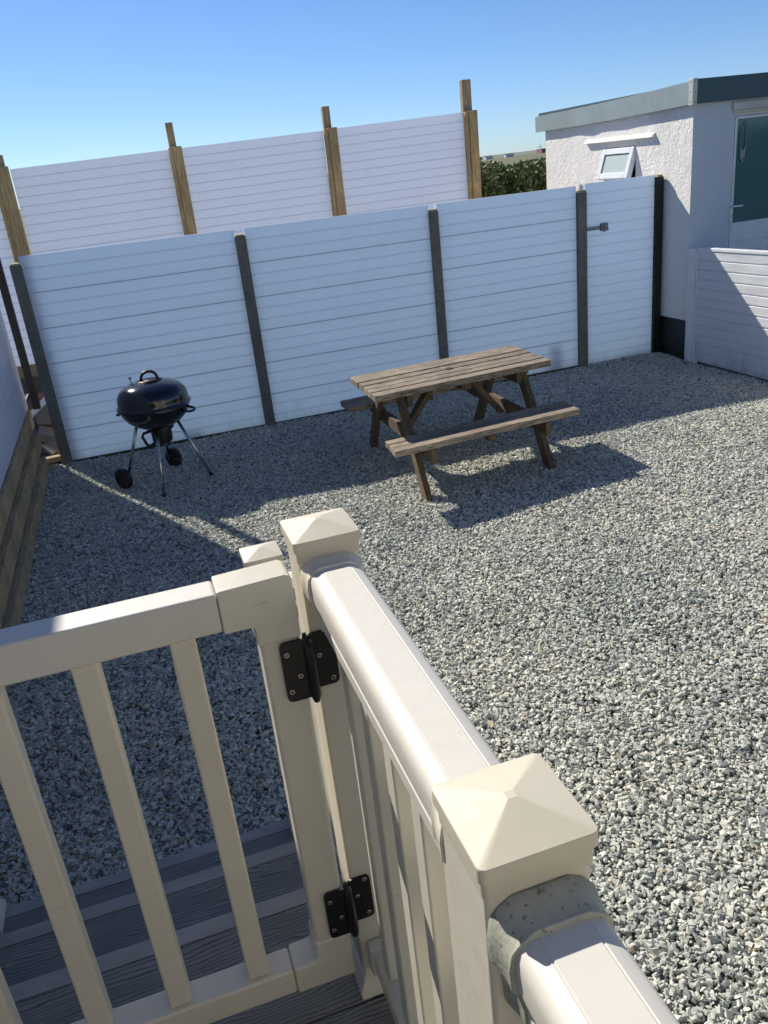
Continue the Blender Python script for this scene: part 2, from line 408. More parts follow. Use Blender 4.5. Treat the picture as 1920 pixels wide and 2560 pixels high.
def xpanel(b, x0, x1, y, z0, z1, dz=0, **k):    # faces -Y
    b.prism(board_prof(z0, z1, .04, **k), lambda p: (x0, y + p[0], p[1]), lambda p: (x1, y + p[0], p[1] + dz * (p[1] - z0) / (z1 - z0)))
def ypanel(b, x, y0, y1, z0, z1, sgn=1, dz=0, **k):    # faces -X when sgn = 1
    b.prism(board_prof(z0, z1, .04, **k), lambda p: (x + sgn * p[0], y0, p[1]), lambda p: (x + sgn * p[0], y1, p[1] + dz * (p[1] - z0) / (z1 - z0)))

# front fence -------------------------------------------------------
ff = empty('panel_fence', (1.8, 7.65, 0), 'white plastic board fence with grey concrete posts behind the picnic table and kettle barbecue', 'fence')
posts = [-.752, 1.117, 2.940, 4.508]
for i, x in enumerate(posts):
    b = MB(); hw = .046 if i != 3 else .050
    # slotted H-shaped post, slightly tapered top
    b.box(x - hw, x + hw, 7.598, 7.628, -.1, 1.735).box(x - hw + .025, x + hw - .025, 7.6285, 7.679, -.1, 1.732).box(x - hw, x + hw, 7.6795, 7.705, -.1, 1.735)
    p = b.build('post', M_conc, ff, .005)
    t = MB(); t.prism([(-.95, 0), (.95, 0), (.7, 1), (-.6, 1)], lambda q: (x + q[0] * hw, 7.604, 1.7355 + q[1] * .012 * (1 + .3 * i)), lambda q: (x + q[0] * hw * .9, 7.70, 1.7355 + q[1] * .02))
    t.build('moss_cap', M_moss, p)
for x0, x1 in ((-.714, 1.070), (1.164, 2.900), (2.981, 4.456)):
    b = MB(); xpanel(b, x0, x1, 7.634, .022, 1.80)
    grooves(b.build('fence_panel', M_pvc, ff), board_prof(.022, 1.80, .04), .04)
for x0, x1 in ((-.70, 1.06), (1.165, 2.9), (2.985, 4.455)): MB().box(x0, x1, 7.629, 7.672, -.06, .0215).build('gravel_board', M_mossy, ff, .003)
# side gate at the right end of the fence
sg = empty('garden_gate', (4.96, 7.65, 0), 'white boarded gate with a galvanised latch between the last grey post and the black post', 'gate')
b = MB(); xpanel(b, 4.562, 5.352, 7.634, .008, 1.812, dz=0, major=0, d1=.004, cap=False); grooves(b.build('gate_panel', M_pvc, sg), board_prof(.008, 1.812, .04, major=0, d1=.004, cap=False), .04)
b = MB(); b.box(4.562, 4.73, 7.618, 7.6335, 1.365, 1.402)
b.build('latch_bar', M_galv, sg, .003)
b = MB(); b.box(4.722, 4.80, 7.600, 7.6335, 1.350, 1.425).tube((4.768, 7.597, 1.408), (4.768, 7.59, 1.408), .020).tube((4.752, 7.597, 1.362), (4.752, 7.59, 1.362), .022)
b.tube((4.785, 7.6, 1.36), (4.785, 7.585, 1.36), .012)
b.build('latch_keeper', M_galv, sg, .003)
bp_ = MB(); bp_.box(5.357, 5.438, 7.60, 7.70, -.05, 1.79)
bp_ = bp_.build('black_post', M_blacktimber, None, .004); tag(bp_, 'black painted post standing between the white gate and the rough white wall', 'post')
b = MB(); b.prism([(0, 0), (1, 0), (.8, 1), (.1, 1)], lambda q: (5.362 + q[0] * .07, 7.605, 1.7905 + q[1] * .02), lambda q: (5.362 + q[0] * .07, 7.695, 1.7905 + q[1] * .02)); b.build('moss_cap', M_moss, bp_)

# back fence --------------------------------------------------------
bf = empty('tall_panel_fence', (1.8, 11, 0), 'taller white plastic board fence on timber posts rising behind the front fence', 'fence')
Y = 10.7
spec = [(-3.0718, -1.0137, 2.5392, 0.041), (-0.8499, 0.9062, 2.5802, 0.0369), (1.0546, 2.783, 2.6221, 0.0358), (2.9407, 4.6537, 2.6692, 0.041)]
for x0, x1, zt, dz in spec:
    b = MB(); xpanel(b, x0, x1, Y + .02, .43, zt, dz=dz, major=0, d1=.004, w1=.006, off=0.0); grooves(b.build('fence_panel', M_pvc_back, bf), board_prof(.43, zt, .04, major=0, d1=.004, w1=.006), .04)
pd = [(-1.0444, -0.8601, 2.6109, -1.0086, -0.8929, 2.7338), (0.9062, 1.0546, 2.6416, 0.9267, 1.0086, 2.9027), (2.7871, 2.9407, 2.6805, 2.8107, 2.8998, 2.9232), (4.6486, 4.8073, 2.7194, 4.6568, 4.7797, 3.0819)]
for x0, x1, zs, a0, a1, zt in pd:
    b = MB(); b.box(x0, x0 + .042, Y - .055, Y + .018, -.1, zs - .006).box(x0 + .043, x1, Y - .075, Y + .018, -.1, zs)
    p = b.build('post', M_timber, bf, .004)
    b = MB(); b.box(a0, a1, Y + .0185, Y + .10, -.1, zt); b.build('inner_post', M_timber_in, p, .004)
b = MB()
for k in range(2):
    b = MB(); b.box(-3, 4.9, Y + .03 - k * .004, Y + .09, .213 * k + .002, .213 * k + .211); b.build('gravel_board', M_sleeper, bf, .004)
# bank of soil seen through the gap at the left
b = MB(); n = 24
vs = []; fs = []
for i in range(n + 1):
    for j in range(9):
        x = -3 + 7.8 * i / n; y = 9.4 + 1.2 * j / 8
        vs.append((x, y, -.03 + .33 * (j / 8) ** 1.3 + .06 * noise.noise(Vector((x * 2, y * 2, 0)))))
for i in range(n):
    for j in range(8): fs.append((i * 9 + j, (i + 1) * 9 + j, (i + 1) * 9 + j + 1, i * 9 + j + 1))
b.add(vs, fs); tag(b.build('bank', M_soil, None, smooth=True), kind='structure')

# left boundary -----------------------------------------------------
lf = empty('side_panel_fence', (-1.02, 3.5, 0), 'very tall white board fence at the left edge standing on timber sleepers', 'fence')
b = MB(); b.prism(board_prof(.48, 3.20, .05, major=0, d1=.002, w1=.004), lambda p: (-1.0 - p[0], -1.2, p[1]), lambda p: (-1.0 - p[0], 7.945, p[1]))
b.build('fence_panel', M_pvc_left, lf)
b = MB(); b.box(-1.045, -.994, 7.946, 7.965, .48, 3.205); b.build('end_trim', M_upvc, lf, .003)
sl = empty('sleeper_wall', (-1.0, 3.4, 0), 'three weathered timber boards stacked on edge along the left of the yard', 'retaining wall')
for k, (z0, z1, ye, xo) in enumerate([(-.06, .130, 7.55, .075), (.152, .300, 7.74, .040), (.322, .475, 7.96, .006)]):
    ys = [-1.0, 2.1 + .3 * k, 5.1 - .35 * k, ye]
    for q in range(3):
        b = MB(); b.box(-1.06 + xo * .3, -.985 + xo, ys[q] + .003, ys[q + 1] - .003, z0, z1); b.build('sleeper', M_sleeper, sl, .005)
for y in (1.0, 2.9, 4.8, 6.7): MB().box(-1.14, -1.062, y - .04, y + .04, -.1, .47).build('stake', M_sleeper, sl, .004)
dp = MB(); dp.box(-.992, -.925, 8.26, 8.32, .40, 3.18)
dp = dp.build('downpipe', M_black, None, .004); tag(dp, 'square black downpipe at the end of the left fence, stopping short of the ground', 'downpipe')
b = MB(); b.box(-1.02, -.998, 7.966, 8.259, .52, .55).box(-1.02, -.9921, 8.2592, 8.30, .52, .55); b.build('bracket', M_black, dp, .002)

# rubble in the corner gap ------------------------------------------
def chunk(name, mat, c, s, rot, label, cat, seed):
    rg = random.Random(seed); b = MB(); M = Matrix.Translation(c) @ Euler(rot).to_matrix().to_4x4()
    x, y, z = [q / 2 for q in s]
    v = [Vector((sx * x * rg.uniform(.72, 1.1), sy * y * rg.uniform(.72, 1.1), sz * z * rg.uniform(.85, 1.05))) for sz in (-1, 1) for sy in (-1, 1) for sx in (-1, 1)]
    b.add(v, [(0, 2, 3, 1), (4, 5, 7, 6), (0, 1, 5, 4), (2, 6, 7, 3), (0, 4, 6, 2), (1, 3, 7, 5)], M)
    return tag(b.build(name, mat, None, .004), label, cat, 'rubble in the corner behind the fences')
chunk('broken_brick', M_brick, (-1.03, 9.55, .17), (.24, .2, .22), (.3, .2, .5), 'orange-red broken brick highest in the rubble gap', 'brick', 1)
chunk('broken_brick', M_brick, (-.93, 8.55, .10), (.22, .12, .09), (.1, .4, .9), 'dull red brick lying halfway down the rubble behind the fence post', 'brick', 2)
chunk('broken_slab', M_slab, (-.92, 8.95, .16), (.36, .30, .07), (.7, .25, .4), 'pinkish grey slab leaning in the rubble below the white pipe', 'slab', 3)
chunk('broken_slab', M_slab, (-.845, 7.93, .075), (.22, .22, .035), (.42, .12, .5), 'pale flat slab at the foot of the first concrete post', 'slab', 4)
chunk('broken_slab', M_slab, (-.90, 8.32, .10), (.30, .20, .08), (.2, .5, .2), 'brownish slab piece wedged between sleepers and fence post', 'slab', 5)
chunk('timber_offcut', M_tan, (-.875, 7.75, .035), (.20, .07, .05), (.1, .1, .5), 'light tan timber offcut next to the pale slab', 'offcut', 6)
chunk('timber_offcut', M_tan, (-.885, 7.52, .018), (.10, .085, .04), (.2, .1, .2), 'small tan stone-like block nearest the sleepers on the gravel', 'offcut', 7)
b = MB(); b.path([(-1.10, 8.68, .25), (-.80, 9.05, .42)], .032, 14); tag(b.build('plastic_pipe', M_pipe, None, smooth=True), 'white plastic pipe end poking out of the rubble', 'pipe')
rg = random.Random(5)
b = MB()
for i in range(70):
    c = Vector((rg.uniform(-1.15, -.72), rg.uniform(7.72, 9.6), 0)); c.z = .0 + rg.uniform(0, .07); s = rg.uniform(.015, .05)
    M = Matrix.Translation(c) @ Euler((rg.uniform(0, 3), rg.uniform(0, 3), rg.uniform(0, 3))).to_matrix().to_4x4()
    b.box(-s, s, -s * .7, s * .7, -s * .4, s * .4, M)
tag(b.build('rubble_bits', M_slab, None, .003), 'crushed crumbs of stone and mortar between the broken slabs', 'rubble', kind='stuff')

# ------------------------------------------------------------------ outbuilding
ob = empty('outbuilding', (7.5, 8.6, 0), 'flat-roofed white rendered outbuilding with a small open window and a glazed door', 'building')
XF, YF = 5.45, 7.19
wy0, wy1, wz0, wz1 = 8.11, 8.73, 1.70, 2.105
b = MB()
b.box(XF, XF + .24, YF, wy0, .40, 2.45).box(XF, XF + .24, wy1, 10.05, .40, 2.45).box(XF, XF + .24, wy0, wy1, .40, wz0).box(XF, XF + .24, wy0, wy1, wz1, 2.45)
b.build('side_wall', M_stucco, ob)
b = MB(); b.box(XF + .012, XF + .24, YF + .012, 10.05, -.1, .3995); b.build('plinth', M_plinth, ob)
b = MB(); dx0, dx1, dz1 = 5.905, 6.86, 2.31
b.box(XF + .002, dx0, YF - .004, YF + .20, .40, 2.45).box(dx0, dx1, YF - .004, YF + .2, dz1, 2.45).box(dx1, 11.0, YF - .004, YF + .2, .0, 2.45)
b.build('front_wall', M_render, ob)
b = MB(); b.box(XF + .24, 11, 10.0, 10.05, 0, 2.45).box(10.8, 11, YF + .2, 10, 0, 2.45).box(XF + .24, 10.8, YF + .2, 10.0, .1, .15); b.build('rear_wall', M_render, ob)
# roof: sheet fascia with a shallow dent, darker one on the shaded side
b = MB(); nF = 30; vs = []; fs = []
for i in range(nF + 1):
    y = 7.15 + (10.20 - 7.15) * i / nF
    bend = .012 * math.sin(i * .9) * math.exp(-((y - 8.9) / .5) ** 2) - .010 * math.exp(-((y - 8.75) / .12) ** 2)
    zb = 2.405 - .010 * (y - 7.15) - .012 * math.sin((y - 7.15) * 1.05) * (1 if y < 10.1 else 0)
    zt = zb + .195 - .006 * (y - 7.15)
    vs += [(5.395 + bend, y, zb), (5.395 - bend * .3, y, zt), (5.43, y, zt + .004), (5.43, y, zb)]
for i in range(nF):
    for k in range(4): fs.append((i * 4 + k, i * 4 + (k + 1) % 4, (i + 1) * 4 + (k + 1) % 4, (i + 1) * 4 + k))
fs += [(3, 2, 1, 0), tuple(nF * 4 + k for k in range(4))]
b.add(vs, fs); b.build('fascia', M_fascia, ob, auto=40)
b = MB(); b.box(5.433, 11.1, 7.135, 7.16, 2.405, 2.612); tag(b.build('fascia', M_fascia_dark, ob, .003), 'dark green-grey fascia board over the door')
b = MB(); b.box(5.433, 11.05, 7.163, 10.18, 2.452, 2.585); b.build('roof', M_fascia_dark, ob)
b = MB(); b.box(5.384, 5.394, 7.132, 7.185, 2.395, 2.618).box(5.384, 5.432, 7.122, 7.1315, 2.395, 2.618)
ct = b.build('corner_trim', M_trim, ob, .002)
for z in (2.425, 2.505, 2.59): screw(ct, (5.408, 7.1218, z), .005, recess=False, mat=M_recess, h=.002); screw(ct, (5.3838, 7.16, z), .005, (-1, 0, 0), recess=False, mat=M_recess, h=.002)
b = MB(); b.prism([(0, 0), (.042, .0), (.036, .018), (0, .05)], lambda p: (XF - p[0] - .0, 7.775, 2.160 + p[1]), lambda p: (XF - p[0], 9.085, 2.168 + p[1])); b.build('lintel', M_stucco, ob, .008)
# window: fixed frame in the reveal, top-hung sash swung out
wn_ = MB(); f = .035
wn_.box(XF + .06, XF + .11, wy0 + .002, wy0 + f, wz0, wz1 - .002).box(XF + .06, XF + .11, wy1 - f, wy1 - .002, wz0, wz1 - .002).box(XF + .06, XF + .11, wy0 + f, wy1 - f, wz1 - f, wz1 - .002).box(XF + .06, XF + .11, wy0 + f, wy1 - f, wz0, wz0 + f)
W = wn_.build('window', M_upvc, ob, .003)
tag(W, 'small open top-hung window with frosted glass')
b = MB(); b.box(XF - .03, XF + .058, wy0 + .002, wy1 - .002, wz0 - .03, wz0 - .002); b.build('sill', M_upvc, W, .004)
Ms = Matrix.Translation((XF + .015, 0, 2.088)) @ Matrix.Rotation(R(17), 4, 'Y')
b = MB(); y0, y1, h = wy0 + .012, wy1 - .012, .315; q = .062
b.box(-.03, .03, y0, y0 + q, -h, 0, Ms).box(-.03, .03, y1 - q, y1, -h, 0, Ms).box(-.03, .03, y0 + q, y1 - q, -q, 0, Ms).box(-.03, .03, y0 + q, y1 - q, -h, -h + q, Ms)
S_ = b.build('sash', M_upvc, W, .006)
b = MB(); b.box(-.016, -.008, y0 + q, y1 - q, -h + q, -q, Ms); b.build('pane', M_frost, S_)
b = MB(); b.box(-.019, -.0165, y0 + q, y0 + q + .007, -h + q, -q, Ms).box(-.019, -.0165, y1 - q - .007, y1 - q, -h + q, -q, Ms).box(-.019, -.0165, y0 + q + .007, y1 - q - .007, -q - .007, -q, Ms); b.build('gasket', M_plastic, S_)
# door
D = MB(); D.box(dx0 + .003, dx0 + .04, YF + .03, YF + .09, .16, dz1 - .005).box(dx1 - .04, dx1 - .003, YF + .03, YF + .09, .16, dz1 - .005).box(dx0 + .04, dx1 - .04, YF + .03, YF + .09, dz1 - .045, dz1 - .005)
D = D.build('door', M_upvc, ob, .004); tag(D, 'white door with a dark glass upper pane')
b = MB(); L0, L1 = dx0 + .043, dx1 - .043
b.box(L0, 5.975, YF + .022, YF + .07, .18, dz1 - .048).box(6.80, L1, YF + .022, YF + .07, .18, dz1 - .048)
b.box(5.975, 6.80, YF + .022, YF + .07, 2.235, dz1 - .048).box(5.975, 6.80, YF + .022, YF + .07, 1.10, 1.29).box(5.975, 6.80, YF + .022, YF + .07, .18, .42)
b.box(5.975, 6.80, YF + .032, YF + .06, .42, 1.10)
b.build('door_leaf', M_upvc, D, .005)
b = MB()
for (x0, x1) in ((6.03, 6.36), (6.42, 6.75)):
    b.box(x0, x0 + .02, YF + .022, YF + .0315, .50, 1.02).box(x1 - .02, x1, YF + .022, YF + .0315, .50, 1.02).box(x0 + .02, x1 - .02, YF + .022, YF + .0315, 1.0, 1.02).box(x0 + .02, x1 - .02, YF + .022, YF + .0315, .50, .52)
b.build('panel_moulding', M_upvc, D, .003)
b = MB(); b.box(5.976, 6.799, YF + .040, YF + .048, 1.291, 2.234); b.build('pane', M_dglass, D)
b = MB(); b.box(5.925, 5.953, YF + .010, YF + .0215, 1.30, 1.495).tube((5.939, YF + .012, 1.45), (5.939, YF - .03, 1.45), .009).tube((5.939, YF - .03, 1.45), (6.045, YF - .03, 1.448), .009)
Hn = b.build('handle', M_upvc, D, .003)
b = MB(); b.tube((5.939, YF + .0095, 1.36), (5.939, YF + .007, 1.36), .006); b.build('keyhole', M_recess, Hn)
b = MB(); b.box(dx0 - .03, dx1 + .03, YF - .03, YF - .005, 2.315, 2.385).box(dx0 - .015, dx1 + .015, YF - .015, YF - .0045, 2.29, 2.3145); b.build('door_header', M_header, ob, .004)
# pale bag-like outline hanging on the glass
b = MB(); hx, hz = 6.055, 2.19
pl = [(.0, 0), (-.022, -.02), (-.03, -.10), (-.034, -.20), (-.02, -.232), (.012, -.238), (.032, -.20), (.034, -.10), (.030, .02), (.012, .025)]
b.path([(hx + p[0] * .95, YF + .030, hz + p[1] * .95) for p in pl] + [(hx, YF + .030, hz)], .0035, 6)
b.add([(hx - .034, YF + .028, hz - .20), (hx, YF + .028, hz - .235), (hx + .034, YF + .028, hz - .19), (hx + .026, YF + .028, hz - .30), (hx + .012, YF + .028, hz - .31), (hx + .008, YF + .028, hz - .35), (hx - .008, YF + .028, hz - .35), (hx - .012, YF + .028, hz - .31), (hx - .030, YF + .028, hz - .315)] +
      [(hx - .034, YF + .034, hz - .20), (hx, YF + .034, hz - .235), (hx + .034, YF + .034, hz - .19), (hx + .026, YF + .034, hz - .30), (hx + .012, YF + .034, hz - .31), (hx + .008, YF + .034, hz - .35), (hx - .008, YF + .034, hz - .35), (hx - .012, YF + .034, hz - .31), (hx - .030, YF + .034, hz - .315)],
      [tuple(range(9)), tuple(range(17, 8, -1))] + [(i, 9 + i, 9 + (i + 1) % 9, (i + 1) % 9) for i in range(9)])
tag(b.build('hanging_tag', plain('dull_tag', (.30, .32, .29), .6), None, smooth=False), 'pale long-looped holder hanging against the dark door glass', 'holder')

# low white slat fence at the right --------------------------------
wf = empty('low_slat_fence', (5.47, 5.6, 0), 'low white slatted fence running from the outbuilding corner along the right side', 'fence')
b = MB(); b.box(5.425, 5.50, 7.055, 7.165, -.05, 1.115).box(5.437, 5.488, 7.03, 7.0545, -.05, 1.112); b.build('post', M_upvc, wf, .006)
b = MB(); b.prism(board_prof(.015, 1.10, .04, step=.0905, major=0, d1=.009, w1=.009, cap=False), lambda p: (5.447 + p[0], 7.028, p[1]), lambda p: (5.447 + p[0], 3.2, p[1] + .055 * p[1] / 1.1))
b.build('slat_panel', M_pvc_sun, wf)
b = MB(); b.prism([(-.008, 0), (.048, 0), (.048, .028), (.040, .034), (0, .034), (-.008, .028)], lambda p: (5.447 + p[0], 7.028, 1.1005 + p[1] * .8), lambda p: (5.447 + p[0], 3.2, 1.1555 + p[1] * .8)); b.build('top_capping', M_upvc, wf)
b = MB(); b.box(5.425, 5.50, 3.09, 3.199, -.05, 1.19); b.build('post', M_upvc, wf, .006)

# ------------------------------------------------------------------ picnic table
pt = empty('picnic_table', (2.25, 5.74, 0), 'weathered brown wooden picnic table with two attached benches', 'table', rz=R(4.5))
b = MB(); TH = .71; L = .715
rg = random.Random(3)
w6 = .1025; g6 = .0145; tot = 6 * w6 + 5 * g6
# whole boards; a near-black disc on top paints the dark of the parasol hole
def rbeam(b, x0, x1, yc, wd, z0, z1):
    jz = rg.uniform(-.003, .003); jx = rg.uniform(-.006, .006); tw = rg.uniform(-.002, .002)
    n = 6; rings = []
    for i in range(n + 1):
        x = x0 + jx + (x1 - x0) * i / n; bw = .002 * math.sin(i * 1.1 + yc * 20)
        rings.append([(x, yc - wd / 2 + bw, z0 + jz), (x, yc + wd / 2 + bw, z0 + jz + tw), (x, yc + wd / 2 + bw, z1 + jz + tw), (x, yc - wd / 2 + bw, z1 + jz)])
    b.loft(rings)
for k in range(6):
    yc = -tot / 2 + w6 / 2 + k * (w6 + g6)
    rbeam(b, -L, L, yc, w6, TH - .046, TH)
top = b.build('tabletop', M_table, pt, .004)
b = MB(); b.tube((.0, .0, TH + .0005), (.0, .0, TH + .0025), .024, n=24); b.build('parasol_hole_disc', M_recess, top)
def bench(s):
    L = .725
    b = MB()
    for k in range(3): rbeam(b, -L, L, s * (.50 + .04 + k * .087), .0775, .386, .428)
    return b.build('bench_seat', M_table, pt, .004)
bench(-1); bench(1)
for sx in (-1, 1):
    X = sx * .50
    for sy in (-1, 1):
        b = MB(); b.beam((X, sy * .70, -.03), (X, sy * .225, TH - .045), .095, .045, (1, 0, 0)); b.build('leg', M_tleg, pt, .004)
    xi = X - sx * .05
    b = MB(); b.box(xi - .022, xi + .022, -.76, .76, .288, .383); b.build('bench_bearer', M_tleg, pt, .005)
    b = MB(); b.box(xi - .022, xi + .022, -.32, .32, TH - .135, TH - .045); b.build('top_bearer', M_tleg, pt, .005)
    b = MB(); b.beam((xi - sx * .03, 0, .29), (sx * .12, 0, TH - .05), .09, .04, (1, 0, 0)); b.build('brace', M_tleg, pt, .004)
    for sy in (-1, 1):
        for (zz, yy) in ((.335, .50), (TH - .08, .26)): screw(pt, (X + sx * .0476, sy * yy, zz), .011, (sx, 0, 0), 'bolt', False, M_galv, .008)
for sy in (-1, 1): MB().box(-.03, .03, sy * .63 - .13, sy * .63 + .13, .346, .3855).build('batten', M_tleg, pt, .003)
MB().box(-.035, .035, -.33, .33, TH - .095, TH - .047).build('batten', M_tleg, pt, .003)

for o in list(pt.children_recursive):                       # the old frame has racked slightly sideways
    for v in o.data.vertices: v.co.x += .10 * v.co.y
# ------------------------------------------------------------------ kettle barbecue
kb = empty('kettle_barbecue', (.082, 6.53, 0), 'black domed kettle barbecue on tubular legs with two wheels in front of the white fence', 'barbecue')
C = Vector((.082, 6.53, 0))
b = MB(); b.lathe([(.283, .652), (.276, .668), (.272, .69), (.2715, .715), (.264, .745), (.247, .774), (.218, .80), (.175, .820), (.12, .835), (.07, .842), (0.0001, .845)], C, 64)
b.lathe([(.283, .652), (.288, .655), (.288, .660), (.280, .664), (.276, .668)], C, 64)
lid = b.build('lid', M_enamel, kb, smooth=True)
b = MB(); hp = []
for i in range(17):
    t = math.pi * i / 16; hp.append((C.x + .005 - .062 * math.cos(t), C.y, .838 + .072 * math.sin(t) ** .75 if 0 < i < 16 else .832))
b.path(hp, .0115, 10); b.lathe([(.10, .834), (.10, .842), (.0, .846)], C, 40); b.build('lid_handle', M_plastic, lid, smooth=True)
b = MB(); b.lathe([(.042, .835), (.042, .840), (.0, .842)], C + Vector((-.105, .03, -.008)), 24); b.tube(C + Vector((-.13, .06, .82)), C + Vector((-.135, .065, .862)), .006).lathe([(.001, .012), (.010, .006), (.012, 0), (.008, -.008), (.001, -.01)], C + Vector((-.135, .065, .868)), 12); b.build('lid_vent', M_steel, lid, auto=40)
b = MB(); b.lathe([(.270, .662), (.276, .650), (.281, .640), (.275, .632), (.262, .60), (.235, .558), (.195, .520), (.15, .492), (.095, .472), (.0, .468)], C, 64)
bowl = b.build('bowl', M_enamel, kb, smooth=True)
for ang in (-28, 152):
    b = MB(); t = R(ang); d = Vector((math.cos(t), math.sin(t), 0)); e = Vector((-d.y, d.x, 0)); hp = []
    for i in range(11):
        u = math.pi * i / 10; p = C + d * (.255 + .065 * math.sin(u) ** .7) + e * (-.062 * math.cos(u)); hp.append((p.x, p.y, .60 - .012 * math.sin(u)))
    b.path(hp, .010, 8); b.build('side_handle', M_plastic, bowl, smooth=True)
b = MB(); b.lathe([(.105, .478), (.105, .455), (.082, .445), (.078, .36), (.070, .345), (.0, .343)], C + Vector((.01, 0, 0)), 40)
ash = b.build('ash_catcher', M_plastic, kb, auto=40)
b = MB(); b.path([(C.x - .06, C.y - .03, .455), (C.x - .125, C.y - .05, .448), (C.x - .14, C.y - .055, .425), (C.x - .118, C.y - .05, .355), (C.x - .095, C.y - .045, .340), (C.x - .055, C.y - .03, .352)], .012, 8); b.build('ash_handle', M_plastic, ash, smooth=True)
b = MB(); b.path([(C.x + .06, C.y - .06, .415), (C.x + .09, C.y - .065, .424), (C.x + .13, C.y - .06, .418), (C.x + .15, C.y - .06, .412)], .003, 6); b.build('vent_lever', M_steel, ash, smooth=True)
feet = [((.004, 6.185, .0), (.058, 6.40, .52), 0), ((.413, 6.445, .0), (.225, 6.49, .52), 0), ((-.235, 6.615, .085), (-.072, 6.56, .53), 1), ((.115, 6.895, .085), (.10, 6.67, .53), 1)]
for p0, p1, wh in feet:
    b = MB(); b.tube(p0, p1, .0125, n=12); lg = b.build('leg', M_steel, kb, smooth=True)
    if not wh:
        d = (Vector(p1) - Vector(p0)).normalized(); b = MB(); b.tube(Vector(p0), Vector(p0) + d * .028, .0155, n=12); b.build('foot_cap', M_plastic, lg, auto=40)
ax = Vector((.38, .30, 0)).normalized()
for p0, sgn in (((-.272, 6.590, .084), 1), ((.152, 6.92, .084), 1)):
    q = ax.to_track_quat('Z', 'Y').to_matrix().to_4x4(); q.translation = Vector(p0)
    b = MB(); b.lathe([(.0, -.012), (.02, -.014), (.055, -.012), (.068, -.020), (.082, -.019), (.0855, -.008), (.0855, .008), (.082, .019), (.068, .020), (.055, .012), (.02, .014), (.0, .012)], (0, 0, 0), 36, q)
    b.build('wheel', M_rubber, kb, auto=50)
b = MB()
def onleg(i, z):
    p0, p1, _ = feet[i]; t = (z - p0[2]) / (p1[2] - p0[2]); return Vector(p0).lerp(Vector(p1), t)
for i, j in ((2, 3), (0, 1), (0, 2), (1, 3)): b.tube(onleg(i, .10), onleg(j, .10), .0022, n=6)
b.build('wire_brace', M_steel, kb, smooth=True)

# ------------------------------------------------------------------ deck and steps
b = MB(); DX0, DX1, DZ = -.99, .31, .62
y = 1.425; k = 0
while y > -1.25:
    b.box(DX0, DX1, y - .137 + .0, y - .0, DZ - .024, DZ); y -= .142
tag(b.build('deck', M_deck, None, .002), kind='structure')
b = MB(); b.box(DX0, DX1 - .012, 1.40, 1.425 + .024, .02, DZ - .027).box(DX1 - .024, DX1 - .0, -1.2, 1.36, .30, DZ - .027); tag(b.build('deck_fascia', M_nose, None, .002), kind='structure')
st = empty('deck_steps', (-.3, 1.8, 0), 'grey composite wood-grain steps leading from the deck down to the gravel', 'steps')
def nosing(b, y, z): b.prism([(0, 0), (.044, 0), (.050, -.006), (.050, -.026), (0, -.026)], lambda p: (DX0 + .2, y + p[0], z + p[1]), lambda p: (DX1, y + p[0], z + p[1]))
b = MB(); nosing(b, 1.428, DZ); b.build('nosing', M_nose, st, .002)
for z, yn in ((.40, 1.815), (.18, 2.155)):
    b = MB(); b.box(DX0 + .2, DX1, yn - .145, yn - .003, z - .026, z).box(DX0 + .2, DX1, yn - .29, yn - .149, z - .026, z); b.build('tread', M_deck, st, .002)
    b = MB(); nosing(b, yn, z); b.build('nosing', M_nose, st, .002)
    b = MB(); b.box(DX0 + .2, DX1 - .01, yn - .0, yn + .022, z - .22, z - .028); b.build('riser', M_nose, st, .002)
for x in (-.62, -.25, .145):
    for y, z in ((2.085, .1801), (1.75, .4001)): screw(st, (x, y, z), .0055, (0, 0, 1))
# ------------------------------------------------------------------ vinyl balustrade
def vpost(parent, xc, yc, z0, zt, hw=.0495):
    b = MB(); b.box(xc - hw, xc + hw, yc - hw, yc + hw, z0 + .002, zt - .03); p = b.build('post', M_vinyl, parent, .006, seg=3)
    c = hw + .0055
    def rsq(h, z, rr, n=4):
        out = []
        for cx, cy, a0 in ((1, 1, 0), (-1, 1, 90), (-1, -1, 180), (1, -1, 270)):
            for i in range(n + 1):
                t = R(a0 + 90 * i / n); out.append((xc + cx * (h - rr) + rr * math.cos(t), yc + cy * (h - rr) + rr * math.sin(t), z))
        return out
    b = MB(); b.loft([rsq(hw + .002, zt - .037, .006), rsq(hw + .0025, zt - .0165, .006), rsq(c, zt - .016, .007), rsq(c, zt - .0015, .007), rsq(c - .0006, zt - .0004, .0066), rsq(c - .002, zt, .006), rsq(.0055, zt + .0135, .0008), rsq(.0045, zt + .0138, .0005)])
    b.build('post_cap', M_cap, p, auto=9)
    # skirt at the foot
    b = MB(); s0, s1 = hw + .003, hw + .014
    rings = [[(xc - s, yc - s, z), (xc + s, yc - s, z), (xc + s, yc + s, z), (xc - s, yc + s, z)] for s, z in ((s1, z0 + .001), (s1, z0 + .022), (s0, z0 + .038), (s0, z0 + .046))]
    b.loft(rings); b.build('post_skirt', M_vinyl, p, .003)
    return p
half = [(0.0, 1.590), (.0205, 1.590), (.0218, 1.5888), (.0232, 1.5892), (.0345, 1.5845), (.0385, 1.5815), (.0418, 1.5745), (.0425, 1.566), (.0428, 1.545), (.0415, 1.5385), (.036, 1.5345), (.0325, 1.527), (.0318, 1.512), (.0345, 1.5085), (.0345, 1.489), (.0, 1.489)]
RC = .2275
prof = [(RC + p[0], p[1]) for p in half] + [(RC - p[0], p[1]) for p in half[-2:0:-1]]
